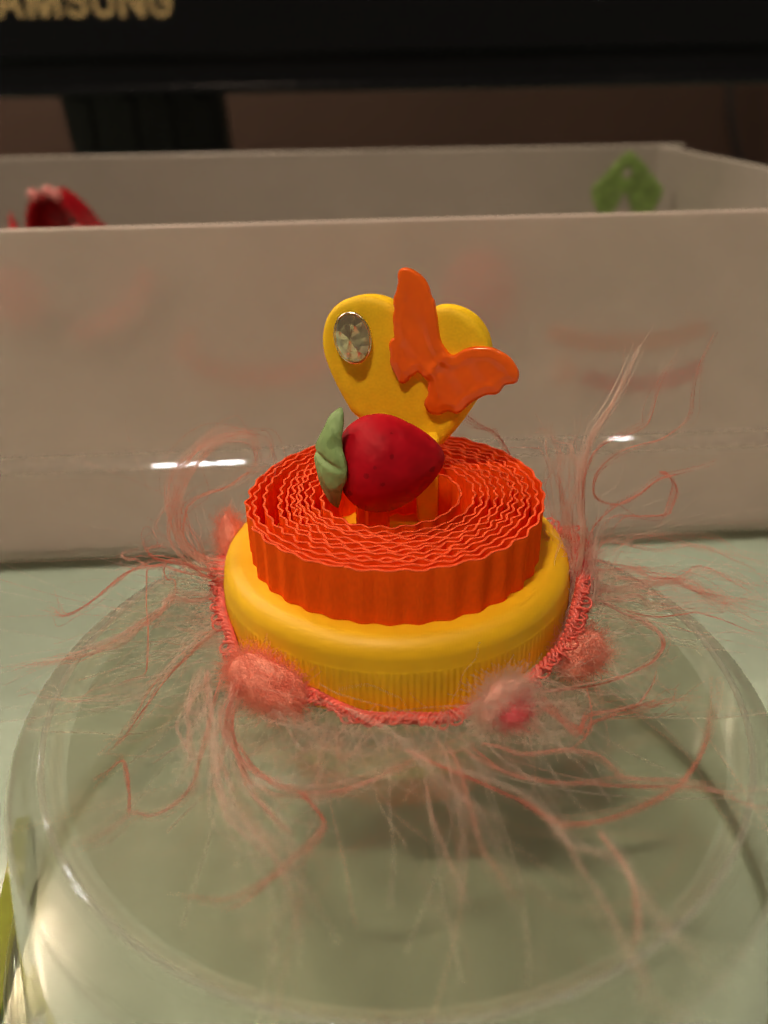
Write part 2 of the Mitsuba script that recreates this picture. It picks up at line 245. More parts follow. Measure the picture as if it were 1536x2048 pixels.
STRANDS = [
    {"p": [[-18.26, -2.0, 7.41], [-20.81, -1.43, 7.38], [-22.8, -0.86, 8.27], [-23.8, -0.29, 10.07], [-24.12, 0.29, 12.29], [-23.64, 0.86, 14.96], [-22.68, 1.43, 17.08], [-21.44, 2.0, 18.56], [-19.51, 2.57, 20.2], [-17.59, 3.14, 20.99], [-15.31, 3.71, 20.82], [-14.23, 4.29, 20.01], [-13.89, 4.86, 17.77], [-14.36, 5.43, 15.93], [-15.79, 6.0, 14.52]], "n": 26, "w": 0.75, "c": 1},
    {"p": [[-17.68, -3.0, 7.1], [-20.3, -2.29, 7.37], [-22.3, -1.57, 8.3], [-23.54, -0.86, 9.87], [-24.34, -0.14, 12.08], [-24.46, 0.57, 14.24], [-23.87, 1.29, 16.37], [-22.82, 2.0, 18.16]], "n": 14, "w": 1.2, "c": 1},
    {"p": [[-18.28, -1.0, 7.18], [-21.29, -0.11, 7.37], [-23.24, 0.78, 9.23], [-22.79, 1.67, 12.21], [-22.31, 2.56, 12.89], [-20.5, 3.44, 13.56], [-18.11, 4.33, 13.96], [-16.1, 5.22, 15.1], [-15.18, 6.11, 14.91], [-14.29, 7.0, 14.34]], "n": 7, "w": 0.25, "c": 1},
    {"p": [[-18.87, -2.0, 5.54], [-20.74, -2.25, 6.69], [-23.11, -2.5, 7.97], [-24.24, -2.75, 8.28], [-24.89, -3.0, 7.27], [-24.63, -3.25, 6.02], [-23.75, -3.5, 6.23], [-23.79, -3.75, 4.37], [-24.66, -4.0, 3.88]], "n": 5, "w": 0.2, "c": 2},
    {"p": [[-18.92, -2.0, 5.13], [-21.04, -2.29, 6.04], [-22.47, -2.57, 7.6], [-24.24, -2.86, 8.48], [-26.09, -3.14, 8.7], [-26.33, -3.43, 10.18], [-24.75, -3.71, 11.08], [-24.19, -4.0, 10.73]], "n": 8, "w": 0.4, "c": 2},
    {"p": [[-19.01, -1.2, 3.0], [-20.36, -2.15, 2.91], [-22.63, -2.14, 2.82], [-24.91, -1.32, 2.73], [-24.86, -3.4, 2.64], [-26.66, -6.09, 2.55], [-28.35, -8.73, 2.45], [-30.64, -10.36, 2.36], [-32.79, -11.36, 2.27], [-34.54, -11.86, 2.18], [-36.75, -12.5, 2.09], [-38.37, -13.23, 2.0]], "n": 24, "w": 0.6, "c": 1},
    {"p": [[-19.72, 1.57, 3.5], [-23.53, 2.72, 3.56], [-26.93, 4.45, 3.61], [-29.39, 3.54, 3.67], [-30.98, 0.76, 3.72], [-32.17, -1.59, 3.78], [-33.62, -4.8, 3.83], [-35.22, -6.35, 3.89], [-36.27, -4.87, 3.94], [-37.42, -3.65, 4.0]], "n": 9, "w": 0.35, "c": 2},
    {"p": [[-26.91, 4.28, 3.5], [-29.31, 4.17, 3.62], [-31.71, 5.2, 3.75], [-33.21, 6.23, 3.88], [-32.31, 7.55, 4.0]], "n": 6, "w": 0.4, "c": 2},
    {"p": [[-26.68, 1.68, 5.0], [-28.07, 1.54, 4.62], [-27.88, -0.15, 4.25], [-26.64, -5.09, 3.88], [-25.39, -9.49, 3.5], [-24.31, -14.45, 3.12], [-24.55, -15.16, 2.75], [-26.0, -15.67, 2.38], [-28.13, -16.39, 2.0]], "n": 3, "w": 0.12, "c": 2},
    {"p": [[-17.73, -7.51, 2.5], [-18.15, -8.02, 2.42], [-20.26, -11.23, 2.33], [-22.37, -15.71, 2.25], [-23.44, -19.32, 2.17], [-24.3, -23.18, 2.08], [-25.08, -25.51, 2.0]], "n": 9, "w": 0.3, "c": 2},
    {"p": [[-16.25, -14.54, 3.0], [-16.65, -19.58, 2.86], [-16.56, -24.11, 2.73], [-16.79, -27.02, 2.59], [-16.84, -29.29, 2.45], [-17.5, -31.1, 2.32], [-18.7, -32.36, 2.18], [-19.92, -32.73, 2.05], [-21.7, -32.16, 1.91], [-22.97, -33.48, 1.77], [-24.27, -34.51, 1.64], [-25.68, -35.08, 1.5]], "n": 6, "w": 0.2, "c": 2},
    {"p": [[-21.79, -31.98, 1.7], [-22.52, -30.56, 1.66], [-22.95, -29.04, 1.62], [-24.08, -26.27, 1.58], [-24.93, -26.92, 1.54], [-26.24, -28.85, 1.5]], "n": 4, "w": 0.2, "c": 2},
    {"p": [[-15.01, -17.62, 3.0], [-15.05, -19.82, 3.04], [-15.26, -22.3, 3.07], [-14.7, -24.86, 3.11], [-13.61, -26.57, 3.14], [-12.18, -28.57, 3.18], [-10.76, -29.81, 3.21], [-9.31, -31.02, 3.25], [-7.5, -31.63, 3.29], [-4.93, -31.62, 3.32], [-1.7, -30.39, 3.36], [0.95, -29.11, 3.39], [3.6, -27.77, 3.43], [6.29, -26.99, 3.46], [8.21, -25.56, 3.5]], "n": 16, "w": 0.5, "c": 2},
    {"p": [[-14.41, -18.37, 3.0], [-14.65, -21.35, 3.17], [-13.77, -25.43, 3.33], [-11.74, -30.28, 3.5], [-9.71, -33.1, 3.67], [-8.06, -35.25, 3.83], [-6.98, -36.36, 4.0]], "n": 10, "w": 0.5, "c": 1},
    {"p": [[-7.45, -31.53, 3.0], [-5.42, -34.33, 2.71], [-5.84, -35.57, 2.43], [-7.14, -36.8, 2.14], [-8.57, -37.93, 1.86], [-10.62, -39.69, 1.57], [-12.44, -40.28, 1.29], [-15.48, -40.22, 1.0]], "n": 6, "w": 0.3, "c": 2},
    {"p": [[5.04, -26.19, 3.0], [5.35, -30.0, 4.5], [5.69, -35.13, 6.0], [6.13, -38.79, 7.5], [6.67, -42.91, 9.0], [6.81, -46.22, 10.5], [6.72, -48.85, 12.0]], "n": 4, "w": 0.4, "c": 2, "r": 0.75},
    {"p": [[2.98, -31.1, 4.0], [3.63, -39.12, 6.0], [4.22, -44.27, 8.0], [4.51, -47.46, 10.0]], "n": 3, "w": 0.4, "c": 1, "r": 0.7},
    {"p": [[4.81, -28.94, 4.0], [5.18, -35.7, 6.0], [4.83, -40.51, 8.0], [4.55, -45.81, 10.0], [4.58, -49.41, 12.0]], "n": 3, "w": 0.5, "c": 0, "r": 0.7},
    {"p": [[1.9, -26.71, 3.0], [4.4, -28.83, 3.31], [6.79, -30.57, 3.62], [9.06, -32.3, 3.92], [11.16, -33.8, 4.23], [13.12, -35.68, 4.54], [14.77, -36.31, 4.85], [17.12, -36.3, 5.15], [19.85, -35.48, 5.46], [22.55, -34.1, 5.77], [24.77, -32.0, 6.08], [26.85, -29.14, 6.38], [28.65, -25.51, 6.69], [30.05, -21.97, 7.0]], "n": 7, "w": 0.35, "c": 2},
    {"p": [[4.43, -28.53, 3.0], [7.38, -32.26, 5.12], [10.5, -36.45, 7.25], [12.29, -39.95, 9.38], [13.66, -43.38, 11.5], [13.96, -47.24, 13.62], [14.09, -51.62, 15.75], [14.68, -55.7, 17.88], [14.38, -58.56, 20.0]], "n": 4, "w": 0.7, "c": 0, "r": 0.7},
    {"p": [[12.92, -37.95, 7.0], [12.53, -45.75, 10.75], [12.03, -51.89, 14.5], [11.76, -57.28, 18.25], [10.95, -60.82, 22.0]], "n": 3, "w": 0.8, "c": 0, "r": 0.7},
    {"p": [[15.27, -38.9, 7.0], [16.13, -44.28, 7.67], [15.49, -47.55, 8.33], [14.84, -49.27, 9.0]], "n": 4, "w": 0.3, "c": 1},
    {"p": [[8.23, -25.77, 2.5], [9.94, -26.41, 2.55], [11.55, -27.21, 2.59], [15.41, -26.88, 2.64], [17.95, -27.7, 2.68], [18.95, -29.1, 2.73], [20.06, -30.5, 2.77], [22.12, -30.81, 2.82], [24.52, -30.91, 2.86], [26.99, -31.82, 2.91], [28.24, -32.62, 2.95], [30.57, -33.59, 3.0]], "n": 6, "w": 0.22, "c": 2},
    {"p": [[7.2, -26.85, 3.0], [9.54, -29.12, 3.0], [11.87, -30.07, 3.0], [14.28, -30.57, 3.0], [17.55, -30.65, 3.0], [19.96, -30.76, 3.0], [25.96, -31.29, 3.0], [28.68, -32.83, 3.0], [31.43, -34.01, 3.0]], "n": 6, "w": 0.35, "c": 2},
    {"p": [[14.8, -19.5, 2.0], [17.26, -23.75, 2.0], [18.59, -22.41, 2.0], [20.79, -21.53, 2.0], [24.23, -20.46, 2.0], [26.88, -19.83, 2.0], [29.47, -19.48, 2.0]], "n": 14, "w": 0.5, "c": 2},
    {"p": [[23.15, -20.79, 2.2], [23.94, -21.06, 2.8], [25.72, -19.32, 3.4], [27.12, -16.89, 4.0]], "n": 3, "w": 0.1, "c": 2},
    {"p": [[19.66, -17.69, 2.2], [18.87, -22.67, 2.3], [17.34, -25.3, 2.4], [15.55, -26.87, 2.5]], "n": 3, "w": 0.12, "c": 2},
    {"p": [[14.99, -18.43, 2.0], [15.8, -18.46, 2.2], [19.52, -17.99, 2.4], [22.83, -17.13, 2.6], [25.07, -15.99, 2.8], [26.89, -15.03, 3.0], [28.52, -12.82, 3.2], [28.44, -11.13, 3.4], [27.27, -9.96, 3.6], [25.58, -7.46, 3.8], [24.02, -4.82, 4.0]], "n": 8, "w": 0.3, "c": 2},
    {"p": [[23.24, -1.59, 2.5], [25.78, -1.69, 2.44], [28.73, -0.97, 2.38], [30.44, -1.35, 2.31], [33.32, -1.88, 2.25], [36.99, -2.22, 2.19], [38.89, -3.2, 2.12], [40.77, -4.27, 2.06], [45.16, -3.63, 2.0]], "n": 34, "w": 1.3, "c": 1},
    {"p": [[25.45, 2.97, 3.0], [29.62, 2.4, 2.83], [31.5, 1.38, 2.67], [34.11, 0.67, 2.5], [36.43, -1.59, 2.33], [37.64, -2.51, 2.17], [40.73, -4.67, 2.0]], "n": 16, "w": 0.7, "c": 2},
    {"p": [[24.41, -1.34, 3.0], [28.12, -0.64, 2.8], [33.4, 1.09, 2.6], [38.13, 2.55, 2.4], [41.96, 1.4, 2.2], [44.9, -1.59, 2.0]], "n": 12, "w": 0.9, "c": 1},
    {"p": [[23.91, -3.64, 2.5], [26.02, -5.96, 2.58], [27.9, -7.91, 2.67], [29.03, -10.55, 2.75], [28.85, -12.44, 2.83], [27.68, -13.99, 2.92], [23.05, -17.23, 3.0]], "n": 6, "w": 0.25, "c": 2},
    {"p": [[23.91, -3.64, 2.5], [28.87, -6.58, 2.42], [32.56, -6.4, 2.33], [34.96, -5.79, 2.25], [36.79, -6.77, 2.17], [38.91, -8.84, 2.08], [40.63, -9.05, 2.0]], "n": 3, "w": 0.15, "c": 2},
    {"p": [[23.7, 3.71, 4.0], [27.55, 6.87, 3.8], [33.43, 7.6, 3.6], [39.36, 6.49, 3.4], [43.75, 4.86, 3.2], [47.52, 2.18, 3.0]], "n": 10, "w": 1.0, "c": 1},
    {"p": [[12.57, -14.0, -4.97], [16.27, -11.2, -1.23], [18.81, -8.4, 0.94], [21.05, -5.6, 3.93], [22.34, -2.8, 7.39], [22.16, 0.0, 10.98]], "n": 22, "w": 0.6, "c": 2, "r": 1.6},
    {"p": [[19.7, -6.0, -0.57], [20.64, -5.08, 3.58], [21.5, -4.15, 8.26], [21.7, -3.23, 11.54], [21.41, -2.31, 13.28], [21.28, -1.38, 16.06], [21.56, -0.46, 18.08], [22.27, 0.46, 20.54], [23.25, 1.38, 22.0], [24.46, 2.31, 23.4], [25.31, 3.23, 24.64], [26.16, 4.15, 25.89], [26.99, 5.08, 27.32], [27.82, 6.0, 28.8]], "n": 22, "w": 0.35, "c": 0, "r": 1.5},
    {"p": [[21.67, -3.0, 3.49], [22.03, -2.36, 9.75], [21.62, -1.73, 16.22], [21.8, -1.09, 17.95], [22.66, -0.45, 19.94], [24.21, 0.18, 20.86], [26.21, 0.82, 21.36], [28.4, 1.45, 22.04], [29.18, 2.09, 23.22], [29.61, 2.73, 25.31], [30.41, 3.36, 27.42], [31.63, 4.0, 29.51]], "n": 6, "w": 0.2, "c": 2},
    {"p": [[33.19, 3.0, 15.13], [31.34, 3.13, 14.4], [29.62, 3.27, 12.63], [27.79, 3.4, 11.29], [25.77, 3.53, 11.4], [24.48, 3.67, 12.28], [24.32, 3.8, 14.03], [24.97, 3.93, 15.74], [26.81, 4.07, 17.4], [29.12, 4.2, 18.28], [31.45, 4.33, 18.92], [33.25, 4.47, 20.29], [34.21, 4.6, 21.89], [34.22, 4.73, 24.49], [34.52, 4.87, 27.46], [35.64, 5.0, 30.87]], "n": 6, "w": 0.16, "c": 2},
    {"p": [[23.36, 1.0, 7.05], [24.08, 1.43, 9.47], [26.51, 1.86, 11.81], [29.26, 2.29, 13.15], [31.18, 2.71, 14.61], [33.25, 3.14, 15.06], [35.34, 3.57, 15.38], [38.13, 4.0, 16.32]], "n": 5, "w": 0.2, "c": 2},
    {"p": [[31.9, 4.0, 14.8], [32.8, 3.5, 14.64], [33.67, 3.0, 13.14], [33.06, 2.5, 10.87], [32.41, 2.0, 10.23], [29.41, 1.5, 10.37], [27.22, 1.0, 10.7], [25.64, 0.5, 9.37], [23.79, 0.0, 6.29]], "n": 9, "w": 0.3, "c": 2},
    {"p": [[20.47, 3.0, 7.98], [19.2, 3.75, 15.06], [18.75, 4.5, 17.37], [18.54, 5.25, 19.65], [17.5, 6.0, 21.68]], "n": 4, "w": 0.12, "c": 0},
    {"p": [[21.35, 1.0, 9.78], [20.97, 2.0, 16.06], [21.44, 3.0, 19.28], [21.54, 4.0, 22.21]], "n": 5, "w": 0.15, "c": 0},
    {"p": [[21.18, 2.0, 4.41], [21.23, 3.2, 8.53], [20.65, 4.4, 12.57], [19.72, 5.6, 15.9], [18.91, 6.8, 17.92], [17.36, 8.0, 18.07]], "n": 16, "w": 1.0, "c": 1},
    {"p": [[21.68, -2.0, 5.56], [20.88, -1.0, 10.27], [20.44, 0.0, 14.2], [21.19, 1.0, 17.39], [21.98, 2.0, 19.94]], "n": 18, "w": 0.8, "c": 0},
    {"p": [[17.32, 12.0, 10.19], [14.57, 12.5, 15.54], [12.07, 13.0, 17.39], [9.9, 13.5, 19.08], [7.15, 14.0, 20.39]], "n": 7, "w": 0.5, "c": 2},
    {"p": [[11.38, -15.0, -5.42], [14.29, -12.67, -3.4], [16.95, -10.33, -0.92], [19.13, -8.0, 1.31], [20.69, -5.67, 4.66], [21.46, -3.33, 7.75], [21.44, -1.0, 10.26]], "n": 60, "w": 1.2, "c": 0, "r": 1.9},
    {"p": [[11.88, -15.0, -4.73], [15.33, -12.2, -1.74], [18.3, -9.4, 1.38], [21.32, -6.6, 4.62], [22.71, -3.8, 8.01], [23.63, -1.0, 8.25]], "n": 34, "w": 0.9, "c": 0, "r": 1.9},
    {"p": [[-10.17, -22.23, 2.0], [-7.58, -25.11, 2.25], [-4.33, -26.66, 2.5], [-0.77, -27.58, 2.75], [3.67, -26.76, 3.0]], "n": 12, "w": 1.6, "c": 0},
    {"p": [[-3.53, -22.81, 3.0], [0.58, -26.99, 4.5], [3.36, -31.39, 6.0], [6.33, -37.31, 7.5], [9.5, -42.07, 9.0]], "n": 8, "w": 1.0, "c": 0, "r": 0.8},
    {"p": [[-15.64, -19.76, 3.0], [-14.86, -26.33, 4.25], [-12.19, -34.16, 5.5], [-8.66, -39.87, 6.75], [-6.24, -45.85, 8.0]], "n": 22, "w": 1.1, "c": 0},
    {"p": [[-17.76, -16.04, 3.0], [-18.51, -21.06, 3.0], [-17.25, -26.22, 3.0], [-16.13, -29.7, 3.0]], "n": 22, "w": 0.9, "c": 0},
    {"p": [[-18.19, -7.71, 3.0], [-20.32, -10.89, 2.8], [-21.81, -13.88, 2.6], [-24.34, -18.13, 2.4], [-30.18, -18.46, 2.2], [-35.83, -16.61, 2.0]], "n": 10, "w": 1.0, "c": 0},
]

# ------------------------------------------------------------------ the setting: glass table, wall
TZ = -27.2
CABLE = [(405, 985, 160), (411, 985, 80), (418, 985, 40), (425, 985, 8), (435, 985, -19), (447, 985, -45), (480, 985, -120), (520, 985, -260)]
CX = 1.3                       # axis of the bottle cap
add('table', box(-700, 700, -500, 640, TZ - 8, TZ, 0), 'green_glass')
tag('table', 'pale green glossy glass table top', None, None, 'structure')
add('wall', box(-2200, 2200, 1000, 1010, -700, 2200), 'wall_paint')
tag('wall', 'dark brown wall behind the television', None, None, 'structure')

# ------------------------------------------------------------------ the television behind the tray
TY = 290.0
fr = [(TY, 67.5), (TY, 64.8)] + [(TY + 1.2, 64.0), (TY + 2.6, 63.2), (TY + 2.6, 54.6), (TY + 2.2, 53.6), (TY + .4, 53.0)] + arc(TY + 1.4, 51.6, 1.4, 150, 270, 6) + [(TY + 12, 50.2), (TY + 26, 62), (TY + 26, 112), (TY, 112)]
add('television__bezel', sweep_profile(fr, -265, 330), 'tv_black', 25)
side_ = [(-265, -247), (312, 330)]
for a, b in side_:
    add('television__side_bezel', box(a, b, TY, TY + 22, 112.2, 330, 2), 'tv_black', 30)
add('television__top_bezel', box(-265, 330, TY, TY + 22, 330.2, 348, 2), 'tv_black', 30)
add('television__screen', box(-246.8, 311.8, TY + 3, TY + 16, 112.2, 330), 'tv_black')
neck = Polygon([(-136, 58), (-130.5, -22), (-64, -22), (-67.5, 58)])
nk = trimesh.creation.extrude_polygon(neck, 16, engine='earcut')
nk.apply_transform(np.array([[1, 0, 0, 0], [0, 0, -1, TY + 34], [0, 1, 0, 0], [0, 0, 0, 1.0]]))
ns = [nk]
for xa, xb in ((-131, -123), (-110, -104), (-92, -88), (-78, -70)):
    ns.append(box(xa, xb, TY + 16.2, TY + 19.5, -20, 49.5, 1.2))
add('television__stand_neck', trimesh.util.concatenate(ns), 'tv_black_matt', 30)
st_ = trimesh.creation.cylinder(1, 3, sections=64); st_.apply_scale([110, 60, 1]); st_.apply_translation([-98, TY + 26, TZ + 1.6])
add('television__stand_base', st_, 'tv_black', 30)
spans = [(-159.5, -148.6), (-147.4, -136.9), (-135, -122.4), (-120.4, -111.6), (-109.6, -101.3), (-99.4, -89.6), (-87.9, -79.0)]
lt = []
for ch, (xa, xb) in zip('SAMSUNG', spans):
    g = meshkit.text_mesh(ch, 1.0, .08, bold=True)
    (ax, ay, _), (bx_, by_, _) = g.bounds
    g.apply_translation([-ax, -ay, 0]); g.apply_scale([(xb - xa) / (bx_ - ax), 11.6 / (by_ - ay), 5])
    g.apply_transform(np.array([[1, 0, 0, xa], [0, 0, -1, TY + .2], [0, 1, 0, 77.6 - .012 * (xa + 110)], [0, 0, 0, 1.0]]))
    lt.append(g)
for ch, g in zip('SAMSUNG', lt):
    add('television__letter', g, 'tv_gold')
tag('television', 'black television on a dark stand with gold lettering along its lower bezel', 'television')
cab = catmull(CABLE, 50)
add('power_cable', tubes(cab, 4.4, 10), 'cable_black', True)
tag('power_cable', 'thin black cable hanging against the brown wall beside the tray corner', 'cable')

# ------------------------------------------------------------------ the white frosted tray
BX0, BX1, BY0, BY1, BZ0, BZ1 = -135.0, 95.4, 54.0, 192.0, -25.9, 35.5
YAW = math.radians(2.6)
RZ = trimesh.transformations.rotation_matrix(YAW, [0, 0, 1], [0, 54, 0])
RB = trimesh.transformations.rotation_matrix(math.radians(0.2), [0, 0, 1], [0, 192, 0])
def tray(key, m, bs, smooth=False, M=RZ):
    m.apply_transform(M); add(key, m, bs, smooth)
yo = BY0
front = arc(yo + .5, BZ1 - .5, .5, 180, 90, 5) + arc(yo + 1.5, BZ1 - .5, .5, 90, 0, 5) + [(yo + 2, BZ0 + 3)] + \
        arc(yo + 2 + 3.2, BZ0 + 4.6, 3.2, 180, 250, 6) + [(yo + 7, BZ0), (yo + 4.6, BZ0)] + arc(yo + 4.6 - .6, BZ0 + 4.6, 4.6, 270, 180, 9) + \
        [(yo - .5, BZ0 + 9), (yo, BZ0 + 18)]
tray('storage_tray__front_wall', sweep_profile(front, BX0 + 2.2, BX1 - 2.2), 'frosted_plastic', 35)
lip = arc(yo - 2.7 + 24 * math.cos(math.radians(51)), -3.4 - 24 * math.sin(math.radians(51)), 24, 180 - 47.2, 180 - 55.3, 16)
lv = np.array([[x, y, z] for x in (BX0 + 2.3, BX1 - 2.3) for y, z in lip]); nl_ = len(lip); k_ = np.arange(nl_ - 1)
tray('storage_tray__clear_lip', trimesh.Trimesh(lv, np.vstack([np.c_[k_, k_ + nl_, k_ + 1], np.c_[k_ + 1, k_ + nl_, k_ + nl_ + 1]]), process=False), 'lip_plastic', True)
tray('storage_tray__back_wall', box(BX0, BX1, BY1, BY1 + 2, BZ0, BZ1, .7), 'tray_plastic', 40, RB)
ys0, ys1 = BY0 - .4, BY1 + 1.6
for x0 in (BX0, BX1 - 2):
    tray('storage_tray__side_wall', box(x0, x0 + 2, ys0, ys1, BZ0, BZ1 - .15, .7), 'tray_plastic', 40)
tray('storage_tray__floor', box(BX0 + 2, BX1 - 2, BY0 + 6.9, BY1, BZ0, BZ0 + 1.8), 'tray_plastic')
for x0, y0 in ((-120, 72), (70, 76), (-120, 170), (70, 174)):
    tray('storage_tray__foot', box(x0, x0 + 14, y0, y0 + 8, TZ, BZ0 - .01), 'tray_plastic')
tag('storage_tray', 'wide white frosted plastic tray with a low front rim', 'plastic tray')

# things lying in the tray
rng = np.random.default_rng(5)
def ring_band(cx, cz, y, rx, rz, w, a0, a1, m, key, n=60, tilt=.0):
    a = np.radians(np.linspace(a0, a1, n))
    P = np.stack([cx + rx * np.cos(a), y + tilt * np.sin(a), cz + rz * np.sin(a)], -1)
    return P
# red glossy bow-like band near the back left
P = catmull([(-95.5, 150, -18), (-94, 150, 6), (-92.8, 150, 22), (-90, 150, 28.5), (-85.5, 150, 29.5), (-82.6, 151, 25), (-82.3, 152, 14), (-83, 153, -18)], 50)
def ribbon(P, w, th=.8, ax=(0, 1, 0)):
    """A flat band of width w along the polyline P."""
    P = np.asarray(P, float); t = np.gradient(P, axis=0); t /= np.linalg.norm(t, axis=1, keepdims=True)
    a = np.broadcast_to(np.asarray(ax, float), P.shape); nrm = np.cross(t, a); nrm /= np.linalg.norm(nrm, axis=1, keepdims=True)
    w = np.broadcast_to(w, (len(P),))[:, None]
    V = np.stack([P + a * w / 2 + nrm * th / 2, P + a * w / 2 - nrm * th / 2, P - a * w / 2 - nrm * th / 2, P - a * w / 2 + nrm * th / 2], 1)
    n = len(P); i, j = np.meshgrid(np.arange(n - 1), np.arange(4), indexing='ij')
    q = np.stack([i * 4 + j, i * 4 + (j + 1) % 4, (i + 1) * 4 + (j + 1) % 4, (i + 1) * 4 + j], -1).reshape(-1, 4)
    c = np.array([[0, 1, 2, 3], [(n - 1) * 4 + 3, (n - 1) * 4 + 2, (n - 1) * 4 + 1, (n - 1) * 4]])
    q = np.vstack([q, c]); f = np.vstack([q[:, [0, 1, 2]], q[:, [0, 2, 3]]])
    return trimesh.Trimesh(V.reshape(-1, 3), f, process=False)
add('red_bow__loop', ribbon(P, 13, 1.0), 'red_gloss', 40)
P2 = catmull([(-87, 146, 29.0), (-84, 146, 30.0), (-80.5, 146, 27.5), (-77, 146, 22.5), (-74, 147, 15), (-72, 148, -18)], 40)
add('red_bow__tail', ribbon(P2, np.linspace(9, 14, 40), 1.0), 'red_gloss', 40)
cup_ = trimesh.creation.icosphere(3, 1.0); cup_.apply_scale([5.4, 3.0, 7.4]); cup_.apply_translation([-87.4, 151, 20.8])
add('red_bow__padding', cup_, 'red_gloss', True)
for x, z in ((-88.4, 30.3), (-84.6, 31.0), (-82.6, 30.2), (-78.6, 21.5)):
    s = trimesh.creation.icosphere(2, 1.5); s.apply_translation([x, 141, z]); add('red_bow__bead', s, 'pink_bead', True)
tag('red_bow', 'glossy red looped bow with pink beads peeking over the tray rim', 'bow')
tip = trimesh.creation.cone(2.1, 8, sections=24); tip.apply_translation([-99.3, 150, 17.4])
stem_ = box(-100.6, -98.0, 148.6, 151.4, -19.7, 17.6, .5)
add('red_pick', trimesh.util.concatenate([tip, stem_]), 'red_gloss', 30)
tag('red_pick', 'small dark red pointed tip standing beside the red bow', 'pick')
# green crochet triangle leaning on the back wall
from shapely.affinity import translate as sh_t
outer = Polygon([(74.0, 35.2), (71.6, 33.6), (63.8, 25.0), (64.2, 22.4), (67.0, 17.0), (64.5, 8), (66, -12), (83, -12), (84.5, 10), (82.6, 18), (84.8, 22.8), (84.6, 25.0), (76.6, 33.2)]).buffer(.8).buffer(-.8)
hole1 = Point(73.7, 29.2).buffer(1.5)
hole2 = Polygon([(71.6, -4), (71.0, 18.2), (73.6, 23.4), (76.2, 18.4), (75.8, -4)]).buffer(.5)
tri_ = outer.difference(hole1).difference(hole2)
body = trimesh.creation.extrude_polygon(tri_, 1.6, engine='earcut')
body.apply_transform(np.array([[1, 0, 0, 0], [0, 0, -1, 176.5], [0, 1, 0, 0], [0, 0, 0, 1.0]]))
stt = [body]
b0 = trimesh.creation.icosphere(1, 1.0)
gx, gz = np.meshgrid(np.arange(64, 85, 1.15), np.arange(-12, 36, 1.0))
gx = gx + (np.arange(gx.shape[0]) % 2)[:, None] * .55
ok = shapely.contains_xy(tri_.buffer(-.25), gx.ravel(), gz.ravel())
for x, z in np.c_[gx.ravel(), gz.ravel()][ok]:
    s = b0.copy(); s.apply_scale([.72, .62, .5]); s.apply_transform(trimesh.transformations.rotation_matrix(rng.uniform(-.8, .8), [0, 1, 0]))
    s.apply_translation([x + rng.normal(0, .12), 174.7 + rng.normal(0, .12), z + rng.normal(0, .1)]); stt.append(s)
add('crochet_triangle', trimesh.util.concatenate(stt), 'green_yarn', 60)
tag('crochet_triangle', 'green crocheted triangle with small holes leaning inside the white tray', 'crochet piece')
# items pressed behind the frosted front wall, seen only as blurs
def lying(key, m, bs, label, cat, sm=30):
    add(key, m, bs, sm); tag(key, label, cat)
a = np.radians(np.linspace(150, 390, 60))
lying('coral_hoop', ribbon(np.stack([-21 + 13 * np.cos(a), 57.8 + .6 * np.sin(a), 14.5 + 5.2 * np.sin(a)], -1), np.full(60, 1.2), 3.0), 'coral_print',
      'coral hoop blurred behind the frosted tray front, left of the yellow heart', 'hoop')
a = np.radians(np.linspace(195, 345, 50))
lying('peach_band', ribbon(np.stack([43 + 14 * np.cos(a), 58.0 + 0 * a + .04 * 14 * np.cos(a), 17.8 + 4.0 * np.sin(a)], -1), np.full(50, 1.2), 2.8), 'peach_print',
      'upper peach curved band blurred behind the frosted tray front, at right', 'band')
lying('rose_band', ribbon(catmull([(36, 57.6, 8), (41, 57.8, 6.4), (48, 58.1, 6.2), (53, 58.4, 7.2), (57, 58.6, 9.2)], 40), np.full(40, 1.2), 2.6), 'rose_print',
      'lower rose curved band blurred behind the frosted tray front, at right', 'band')
b = trimesh.creation.icosphere(3, 2.6); b.apply_translation([33.0, 60.0, 8.2])
lying('peach_bead', b, 'peach_print', 'round peach bead blurred behind the tray front, left end of the rose band', 'bead', True)
b = trimesh.creation.icosphere(3, 1.0); b.apply_scale([6.5, 1.2, 7.5]); b.apply_translation([17, 60.2, 22])
lying('rose_pad', b, 'rose_print', 'soft rose pad blurred behind the tray front above the butterfly', 'pad', True)
b = trimesh.creation.icosphere(3, 1.0); b.apply_scale([5, 1.2, 5]); b.apply_translation([-60, 56.2, 24])
lying('rose_button', b, 'rose_print', 'round rose button blurred behind the tray front near its left end', 'button', True)
lying('rose_strip', ribbon(catmull([(-52, 56, 18), (-46, 56.3, 19.6), (-41, 56.5, 23), (-38, 56.6, 28)], 30), np.full(30, 1.2), 3.0), 'rose_print',
      'slanted rose strip blurred behind the tray front beside the round button', 'strip')

# ------------------------------------------------------------------ the clear plastic cup, upside down, that carries the cake
CUPX, CUPY = .7, -15.2
K = .97
top_prof = [(0.02, -.35), (16, -.35), (33.0, -.35)]
prof = [(33.0, -.35), (33.4, -.25), (33.75, 0.05)] + arc(35.0, .0, 1.2, 160, 30, 12) + arc(36.2, -2.2, 2.6, 48, 8, 6) + \
       [(39.0, -3.4), (39.8, -9), (40.8, -16), (41.7, -22.0), (42.1, -23.4), (43.0, -24.0), (43.4, -24.3)] + arc(43.4, -25.4, 1.0, 80, -70, 7)
vt, ft = revolve(np.array(top_prof) * [K, 1], 220)
add('plastic_cup__top', (vt + [CUPX, CUPY, 0], ft), 'hazy_plastic', True)
prof = np.array(prof) * [K, 1]
v, f = revolve(prof, 220)
ang = np.arctan2(v[:, 1], v[:, 0])
rib = np.clip((-v[:, 2] - 4) / 4, 0, 1) * np.clip((21 + v[:, 2]) / 3, 0, 1) * (np.linalg.norm(v[:, :2], axis=1) > 37.5)
